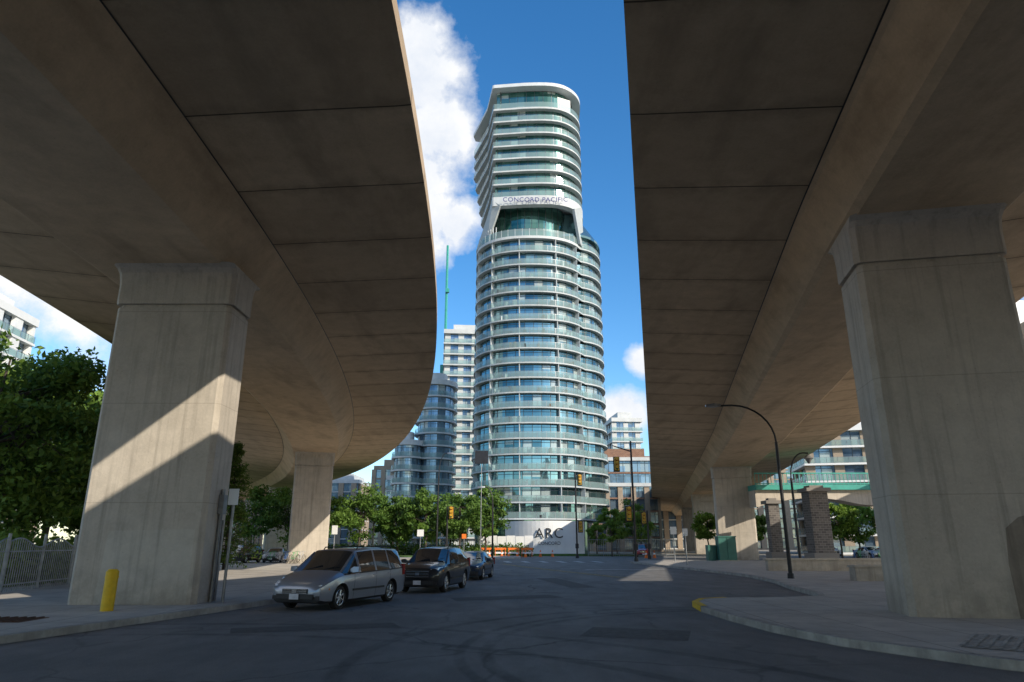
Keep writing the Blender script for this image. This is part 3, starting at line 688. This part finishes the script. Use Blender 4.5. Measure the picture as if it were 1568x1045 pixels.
def mesh_fence(x0,x1,y):
    m=MB(); n_=int((x1-x0)/.25)
    for i in range(n_+1): m.cyl((x0+i*.25,y,0),(x0+i*.25,y,2.1),.02 if i%8 else .05,n=5)
    m.box(((x0+x1)/2,y,2.05),(x1-x0,.05,.05)); m.box(((x0+x1)/2,y,.2),(x1-x0,.05,.05)); m.box(((x0+x1)/2,y,1.1),(x1-x0,.04,.04)); m.obj('mesh_fence',[M_galv])
mesh_fence(9.8,21,92); mesh_fence(-16,-4,88)
for i,(x,y) in enumerate(((-1.2,84),(-.4,84.4),(.6,84),(1.6,85),(15,80),(16,80.4),(-2.6,82),(3.5,88),(5,88.4))):
    m=MB(); m.cyl((x,y,.0),(x,y,.04),.28,.28,4); m.cyl((x,y,.04),(x,y,.8),.19,.04,12); m.cyl((x,y,.38),(x,y,.55),.135,.10,12,1); m.obj('traffic_cone',[M_orange,M_hoard])
for i in range(4):
    x=-3+i*1.6; m=MB(); m.box((x,86,.95),(1.4,.05,.25)); m.box((x,86,.5),(1.4,.05,.2),0,1); m.box((x-.6,86,.5),(.06,.4,1)); m.box((x+.6,86,.5),(.06,.4,1)); m.obj('road_barrier',[M_orange,M_hoard])

# ------------------------------------------------------------------ vehicles
def paint(name,c,metal=.5): return simple(name,c,.32,metal,.04,2,0,.5,.8)
M_silver=paint('silver_paint',(.31,.33,.38)); M_blk=paint('black_paint',(.015,.015,.018),.2); M_nav=paint('dark_blue_paint',(.015,.03,.06)); M_wht=paint('white_car_paint',(.6,.6,.6),0); M_red=paint('red_car_paint',(.4,.02,.02),.1)
m_,nt,b_=new_mat('car_glass'); b_.inputs['Base Color'].default_value=(.02,.025,.028,1); b_.inputs['Roughness'].default_value=.04; b_.inputs['Specular IOR Level'].default_value=.9; b_.inputs['Coat Weight'].default_value=.6; M_cg=m_
m_,nt,b_=new_mat('headlamp_glass'); b_.inputs['Base Color'].default_value=(.75,.77,.8,1); b_.inputs['Roughness'].default_value=.12; b_.inputs['Metallic'].default_value=.3; M_head=m_
M_chrome=simple('chrome',(.7,.7,.7),.12,1,.03); M_alloy=simple('alloy',(.5,.51,.53),.3,.8); M_plate=simple('licence_plate',(.65,.67,.72),.5); M_amber=simple('amber_lens_car',(.6,.2,.02),.2); M_redl=simple('tail_lens',(.3,.01,.01),.2)
M_plast=simple('black_plastic',(.03,.03,.032),.6)
VAN=dict(st=[(2.46,.36,.56,.62,.62,.66,.50),(2.40,.24,.64,.72,.80,.82,.66),(2.22,.20,.74,.84,.90,.92,.78),(1.85,.19,.86,.97,.94,.96,.84),(1.42,.19,.95,1.07,.96,.98,.82),
   (.62,.19,.99,1.64,.97,.985,.70),(.50,.19,1.0,1.67,.97,.985,.71),(-.38,.19,1.02,1.72,.97,.985,.72),(-.48,.19,1.02,1.72,.97,.985,.72),(-1.30,.19,1.04,1.72,.97,.985,.71),(-1.38,.19,1.04,1.72,.97,.985,.71),(-2.12,.20,1.06,1.69,.96,.975,.69),(-2.25,.21,1.06,1.66,.95,.965,.67),(-2.46,.26,.95,1.10,.92,.94,.80),(-2.52,.34,.6,.7,.84,.88,.74)],
   glass=[(6,7),(8,9),(10,11)],ws=(4,5),rw=(12,13),cab=4,wb=(1.52,-1.5),wr=.335,gr=(.54,.13,.5),hl=(.69,.60,.30,.13))
SUV=dict(st=[(2.34,.40,.72,.80,.66,.70,.55),(2.28,.26,.80,.92,.84,.86,.72),(2.05,.22,.90,1.02,.92,.94,.80),(1.6,.21,.97,1.08,.94,.96,.84),(1.15,.21,1.02,1.13,.95,.965,.80),
   (.42,.21,1.05,1.62,.96,.97,.66),(.30,.21,1.05,1.66,.96,.97,.67),(-.42,.21,1.07,1.72,.96,.97,.68),(-.52,.21,1.07,1.72,.96,.97,.68),(-1.28,.22,1.09,1.70,.96,.97,.67),(-1.40,.22,1.10,1.69,.96,.97,.67),(-1.95,.23,1.12,1.62,.94,.95,.64),(-2.1,.24,1.12,1.58,.93,.94,.62),(-2.32,.30,1.0,1.15,.90,.92,.76),(-2.38,.40,.6,.7,.82,.86,.7)],
   glass=[(6,7),(8,9),(10,11)],ws=(4,5),rw=(12,13),cab=4,wb=(1.42,-1.4),wr=.37,gr=(.72,.30,.55),hl=(.70,.84,.30,.12))
SED=dict(st=[(2.32,.34,.58,.64,.60,.64,.48),(2.26,.22,.64,.73,.80,.82,.66),(2.0,.18,.72,.83,.88,.90,.76),(1.5,.17,.80,.92,.90,.92,.80),(1.0,.17,.86,.98,.91,.925,.76),
   (.22,.17,.90,1.36,.92,.93,.60),(.10,.17,.90,1.40,.92,.93,.61),(-.48,.17,.91,1.44,.92,.93,.62),(-.58,.17,.91,1.44,.92,.93,.62),(-1.15,.18,.93,1.38,.92,.93,.60),(-1.22,.18,.93,1.36,.92,.93,.59),(-1.75,.20,.96,1.08,.90,.92,.68),(-2.15,.22,.94,1.04,.88,.90,.70),(-2.28,.28,.85,.95,.84,.86,.66),(-2.34,.38,.6,.66,.76,.8,.6)],
   glass=[(6,7),(8,9)],ws=(4,5),rw=(10,11),cab=4,wb=(1.4,-1.35),wr=.33,gr=(.55,.18,.5),hl=(.66,.62,.30,.11))
def ringpts(s):
    x,zl,zb,zt_,wl_,wb_,wt_=s
    return [(0,zl),(wl_*.86,zl),(wl_*.97,zl+.07),(wl_,zl+(zb-zl)*.42),(wb_,zl+(zb-zl)*.72),(wb_*.985,zb),(wt_+.035,zt_-.065),(wt_-.04,zt_-.012),(wt_*.5,zt_+.012),(0,zt_+.018)]
def car(name,spec,mat,pos,head,detail=True,rails=False):
    e=empty(name,(pos[0]*K,pos[1]*K,pos[2] if len(pos)>2 else .0),math.atan2(head[1],head[0]))
    st=spec['st']; mb=MB(); rings=[]
    for s in st:
        H=ringpts(s); R=[(s[0],-y_,z_) for y_,z_ in H]+[(s[0],y_,z_) for y_,z_ in H[-2:0:-1]]; rings.append(R)
    n=len(rings[0]); vs=[p for r_ in rings for p in r_]; nh=len(ringpts(st[0]))
    for k in range(len(st)-1):
        for i in range(n):
            j=(i+1)%n; f=(k*n+i,(k+1)*n+i,(k+1)*n+j,k*n+j)
            seg=i if i<nh-1 else n-1-i
            mi=0
            if seg==5 and ((k,k+1) in spec['glass'] or (k,k+1)==spec['ws']): mi=1
            if (k,k+1) in (spec['ws'],spec['rw']) and seg in (7,8): mi=1
            if (k,k+1)==spec['ws'] and seg==6: mi=1
            if seg in(0,1): mi=2
            mb.add([vs[q] for q in f],[(0,1,2,3)],mi)
    for r_,rev in ((rings[0],False),(rings[-1],True)):
        mb.add(r_[::-1] if rev else r_,[tuple(range(n))],0)
    ob=mb.obj('body',[mat,M_cg,M_plast],None,1)
    me=ob.data
    bm=bmesh.new(); bm.from_mesh(me); bmesh.ops.remove_doubles(bm,verts=bm.verts,dist=1e-4); bmesh.ops.recalc_face_normals(bm,faces=bm.faces); bm.to_mesh(me); bm.free()
    cm_=MB(); wr_=spec['wr']
    for xw in spec['wb']:
        for sgn in (-1,1): cm_.cyl((xw,sgn*.62,wr_),(xw,sgn*1.2,wr_),wr_+.07,n=28)
    cut=cm_.obj('cut',[M_plast],None,1)
    md=ob.modifiers.new('b','BOOLEAN'); md.object=cut; md.operation='DIFFERENCE'; md.solver='EXACT'
    bpy.context.view_layer.update()
    nm=bpy.data.meshes.new_from_object(ob.evaluated_get(bpy.context.evaluated_depsgraph_get()))
    ob.modifiers.clear(); ob.data=nm; bpy.data.objects.remove(cut)
    nm.polygons.foreach_set('use_smooth',[True]*len(nm.polygons)); nm.set_sharp_from_angle(angle=math.radians(32)); ob.parent=e
    wt=MB()
    for xw in spec['wb']:
        for sgn in (-1,1):
            y0=sgn*.70;y1=sgn*.91
            prof=[(wr_*.62,y1-sgn*.02),(wr_*.70,y1),(wr_*.93,y1-sgn*.005),(wr_,y1-sgn*.045),(wr_,y0+sgn*.03),(wr_*.9,y0)]
            ns=28; V=[]
            for (rr,yy) in prof:
                for i in range(ns): t=2*math.pi*i/ns; V.append((xw+rr*math.cos(t),yy,wr_+rr*math.sin(t)))
            F_=[(a*ns+i,a*ns+(i+1)%ns,(a+1)*ns+(i+1)%ns,(a+1)*ns+i) for a in range(len(prof)-1) for i in range(ns)]
            wt.add(V,F_,0)
            wt.cyl((xw,y1-sgn*.09,wr_),(xw,y1-sgn*.07,wr_),wr_*.64,n=24,mi=2)
            wt.cyl((xw,y1-sgn*.07,wr_),(xw,y1-sgn*.01,wr_),.06,n=12,mi=1)
            for q in range(7):
                t=q*2*math.pi/7; c_,s_=math.cos(t),math.sin(t)
                L0=Vector((xw+.05*c_,y1-sgn*.035,wr_+.05*s_)); L1=Vector((xw+wr_*.63*c_,y1-sgn*.03,wr_+wr_*.63*s_)); wt.cyl(L0,L1,.035,.028,6,1)
            for i in range(24):
                t=2*math.pi*i/24;t2=2*math.pi*(i+1)/24; wt.cyl((xw+wr_*.64*math.cos(t),y1-sgn*.015,wr_+wr_*.64*math.sin(t)),(xw+wr_*.64*math.cos(t2),y1-sgn*.015,wr_+wr_*.64*math.sin(t2)),.014,n=5,mi=1)
    wt.obj('wheels',[M_black,M_alloy,M_plast],e,1,40)
    def interp(x):
        for a,b in zip(st[:-1],st[1:]):
            if b[0]<=x<=a[0]:
                t=(a[0]-x)/(a[0]-b[0]); return [(p[0]*(1-t)+q[0]*t,p[1]*(1-t)+q[1]*t) for p,q in zip(ringpts(a),ringpts(b))]
    tr_=MB()
    xs=[st[spec['ws'][1]][0]+.25,(st[7][0]+st[8][0])/2]
    if len(st)>10: xs.append((st[9][0]+st[10][0])/2+(.0))
    for x in xs:
        H=interp(x)
        for sgn in (-1,1):
            for a,b in zip(H[2:5],H[3:6]):
                tr_.add([(x-.008,sgn*(a[0]+.004),a[1]),(x+.008,sgn*(a[0]+.004),a[1]),(x+.008,sgn*(b[0]+.004),b[1]),(x-.008,sgn*(b[0]+.004),b[1])],[(0,1,2,3)])
    for k in range(spec['ws'][1],len(st)-3):
        a=ringpts(st[k]);b=ringpts(st[k+1])
        for sgn in (-1,1):
            tr_.add([(st[k][0],sgn*(a[5][0]+.006),a[5][1]-.02),(st[k+1][0],sgn*(b[5][0]+.006),b[5][1]-.02),(st[k+1][0],sgn*(b[5][0]+.001),b[5][1]+.015),(st[k][0],sgn*(a[5][0]+.001),a[5][1]+.015)],[(0,1,2,3)])
    for sgn in (-1,1): tr_.box((0,sgn*(st[7][4]+.012),.52),(1.9,.02,.06))
    tr_.obj('seams_and_trim',[M_plast],e,1)
    fr=MB(); xf=st[0][0]
    gz,gh,gw=spec['gr']
    fr.box((xf-.02,0,gz),(.10,gw*1.7,gh)); 
    fr.box((xf-.03,0,.40),(.12,1.25,.13))
    for sgn in(-1,1): fr.box((st[1][0]+.0,sgn*.68,.37),(.08,.22,.1))
    fr.obj('grille',[M_plast],e,1)
    fr=MB()
    for q in range(3): fr.box((xf+.035,0,gz-gh/2+gh*(q+.5)/3),(.02,gw*1.66,.018))
    fr.box((xf+.045,0,gz),(.02,.16,.10)); fr.obj('grille_bars',[M_chrome],e,1)
    fr=MB(); fr.box((xf+.05,0,.40),(.015,.31,.155)); fr.box((st[-1][0]-.02,0,.7),(.015,.31,.155)); fr.obj('licence_plates',[M_plate],e,1)
    hl=MB(); hy,hz,hw,hh=spec['hl']
    for sgn in (-1,1):
        x0=st[1][0]
        a=[(x0+.035,sgn*(hy-hw*.62),hz-hh/2),(x0+.02,sgn*(hy-hw*.6),hz+hh/2),(x0-.06,sgn*(hy+hw*.3),hz+hh/2+.05),(x0-.02,sgn*(hy+hw*.33),hz-hh/2+.02)]
        b=[(x0-.22,sgn*(hy-hw*.6),hz-hh/2),(x0-.2,sgn*(hy-hw*.6),hz+hh/2+.02),(x0-.38,sgn*(hy+hw*.62),hz+hh/2+.07),(x0-.34,sgn*(hy+hw*.66),hz+.0)]
        hl.loft([a,b],0)
        hl.box((x0-.30,sgn*(hy+hw*.75),hz),(.12,.03,.06),0,1)
    hl.obj('headlamps',[M_head,M_amber],e,1,30)
    tl=MB()
    for sgn in(-1,1): tl.box((st[-3][0]-.04,sgn*(st[-3][5]-.05),st[-3][2]-.05),(.16,.14,.35))
    tl.obj('tail_lamps',[M_redl],e,1)
    mr=MB()
    for sgn in(-1,1):
        xm=st[spec['ws'][1]][0]+.42; zb=st[spec['ws'][1]][2]+.1; yb=st[spec['ws'][1]][5]
        mr.loft([[(xm+.07,sgn*(yb-.04),zb-.05),(xm-.05,sgn*(yb-.04),zb-.05),(xm-.05,sgn*(yb-.04),zb+.03),(xm+.07,sgn*(yb-.04),zb+.03)],
                 [(xm+.08,sgn*(yb+.07),zb-.07),(xm-.06,sgn*(yb+.07),zb-.07),(xm-.06,sgn*(yb+.07),zb+.10),(xm+.06,sgn*(yb+.07),zb+.10)],
                 [(xm+.06,sgn*(yb+.24),zb-.05),(xm-.06,sgn*(yb+.24),zb-.05),(xm-.06,sgn*(yb+.24),zb+.09),(xm+.04,sgn*(yb+.24),zb+.09)]])
        for x in (xs[1]+.12,xs[-1]+.1): 
            H=interp(x); mr.box((x,sgn*(H[5][0]+.02),H[5][1]-.11),(.17,.03,.028))
    mr.obj('mirrors_and_handles',[mat],e,1,30)
    ap=MB(); a=ringpts(st[spec['ws'][0]]);b=ringpts(st[spec['ws'][1]])
    for sgn in(-1,1): ap.cyl((st[spec['ws'][0]][0],sgn*(a[7][0]+.04),a[7][1]-.01),(st[spec['ws'][1]][0],sgn*(b[6][0]-.02),b[6][1]+.015),.035,.03,8)
    ap.obj('a_pillars',[mat],e,1,40)
    if rails:
        rr=MB()
        for sgn in(-1,1):
            y_=sgn*.60; rr.tube([(.3,y_,1.66),(.2,y_,1.75),(-1.9,y_,1.77),(-2.0,y_,1.68)],.018,6)
        rr.obj('roof_rails',[M_plast],e,1)
    wp=MB(); c0=st[spec['ws'][0]]; 
    for y_ in(-.45,.15): wp.cyl((c0[0]-.02,y_,c0[3]+.02),(c0[0]-.18,y_+.5,c0[3]+.16),.01,n=5)
    wp.obj('wipers',[M_black],e,1)
    return e
car('minivan',VAN,M_silver,(-4.66,19.9),(-.33,-.945),rails=True)
def place(corner,d,length,width):
    dd=Vector(d).normalized(); l=Vector((-dd.y,dd.x)); c=Vector(corner)+dd*length/2/K+l*width/2/K; return (c.x,c.y),(-dd.x,-dd.y)
p_,h_=place((-2.35,23.9),(.19,.98),4.7,1.92); car('suv_car',SUV,M_blk,p_,h_,rails=True)
p_,h_=place((-1.4,32.2),(.14,.99),4.6,1.84); car('sedan_car',SED,M_nav,p_,h_)
for i,(x,y_,m_c,sp,nm) in enumerate(((-25.5,62,M_blk,SED,'sedan_car'),(-22.8,61,M_blk,SUV,'suv_car'),(-20.6,62.5,M_wht,SED,'sedan_car'),(-27.8,62,M_red,SED,'sedan_car'),(40,80,M_wht,SED,'sedan_car'),(42.5,80,M_nav,SUV,'suv_car'),(37,84,M_wht,SUV,'suv_car'),(16,88,M_red,SUV,'suv_car'))):
    car(nm,sp,m_c,(x,y_),(.1*((-1)**i),-1))

# ------------------------------------------------------------------ light, sky
tosun=Vector((1,-1.0,.80)).normalized()
sl=bpy.data.lights.new('sun','SUN'); sl.energy=5.0; sl.angle=math.radians(.5); sl.color=(1,.91,.77)
so=bpy.data.objects.new('sun',sl); scene.collection.objects.link(so); so.rotation_euler=(-tosun).to_track_quat('-Z','Y').to_euler(); so.location=(60,-90,60)
w=bpy.data.worlds.new('World'); scene.world=w; w.use_nodes=True; nt=w.node_tree
bg=nt.nodes['Background']; out=nt.nodes['World Output']
sky=nt.nodes.new('ShaderNodeTexSky'); sky.sky_type='NISHITA'; sky.sun_disc=False; sky.sun_elevation=math.asin(tosun.z); sky.sun_rotation=math.atan2(tosun.x,tosun.y)
sky.air_density=1.0; sky.dust_density=.6; sky.ozone_density=2.5
hs=nt.nodes.new('ShaderNodeHueSaturation'); hs.inputs['Saturation'].default_value=1.32; hs.inputs['Value'].default_value=1.45
L(nt,sky.outputs[0],hs.inputs['Color']); L(nt,hs.outputs[0],bg.inputs[0]); bg.inputs[1].default_value=.15
tc=nt.nodes.new('ShaderNodeTexCoord'); G_=tc.outputs['Generated']
acc=None
for (d,r_) in (((-.128,.786,.604),.085),((-.108,.828,.550),.078),((-.155,.852,.503),.09),((-.080,.895,.438),.045),((-.135,.888,.440),.075),((-.122,.760,.640),.055),((.160,.972,.18),.05),((.19,.95,.25),.03),((-.5,.7,.45),.3),((.6,.6,.3),.25),((.2,-.8,.5),.3),((.8,-.3,.4),.35),((-.8,-.4,.35),.35)):
    v=nt.nodes.new('ShaderNodeVectorMath'); v.operation='DISTANCE'; L(nt,G_,v.inputs[0]); v.inputs[1].default_value=d
    f=math_(nt,'SUBTRACT',1,math_(nt,'DIVIDE',v.outputs['Value'],r_)); f=math_(nt,'MAXIMUM',f,-.6)
    acc=f if acc is None else math_(nt,'MAXIMUM',acc,f)
nz=noise(nt,G_,9,9,.62)
den=math_(nt,'ADD',acc,math_(nt,'MULTIPLY',math_(nt,'SUBTRACT',nz,.5),1.9))
mask=ramp(nt,den,.0,.5,0,1)
bg2=nt.nodes.new('ShaderNodeBackground'); L(nt,mixc(nt,ramp(nt,nz,.35,.65),(.74,.80,.90),(1,1,1)),bg2.inputs[0]); bg2.inputs[1].default_value=1.05
mx=nt.nodes.new('ShaderNodeMixShader'); L(nt,mask,mx.inputs[0]); L(nt,bg.outputs[0],mx.inputs[1]); L(nt,bg2.outputs[0],mx.inputs[2]); L(nt,mx.outputs[0],out.inputs[0])
cam=bpy.data.cameras.new('camera'); co=bpy.data.objects.new('camera',cam); scene.collection.objects.link(co); scene.camera=co
co.location=(0,0,1.6*K); co.rotation_euler=(math.radians(106.5),0,0); cam.lens=24; cam.sensor_width=36; cam.clip_end=6000
scene.view_settings.view_transform='Standard'; scene.view_settings.look='None'; scene.view_settings.exposure=0
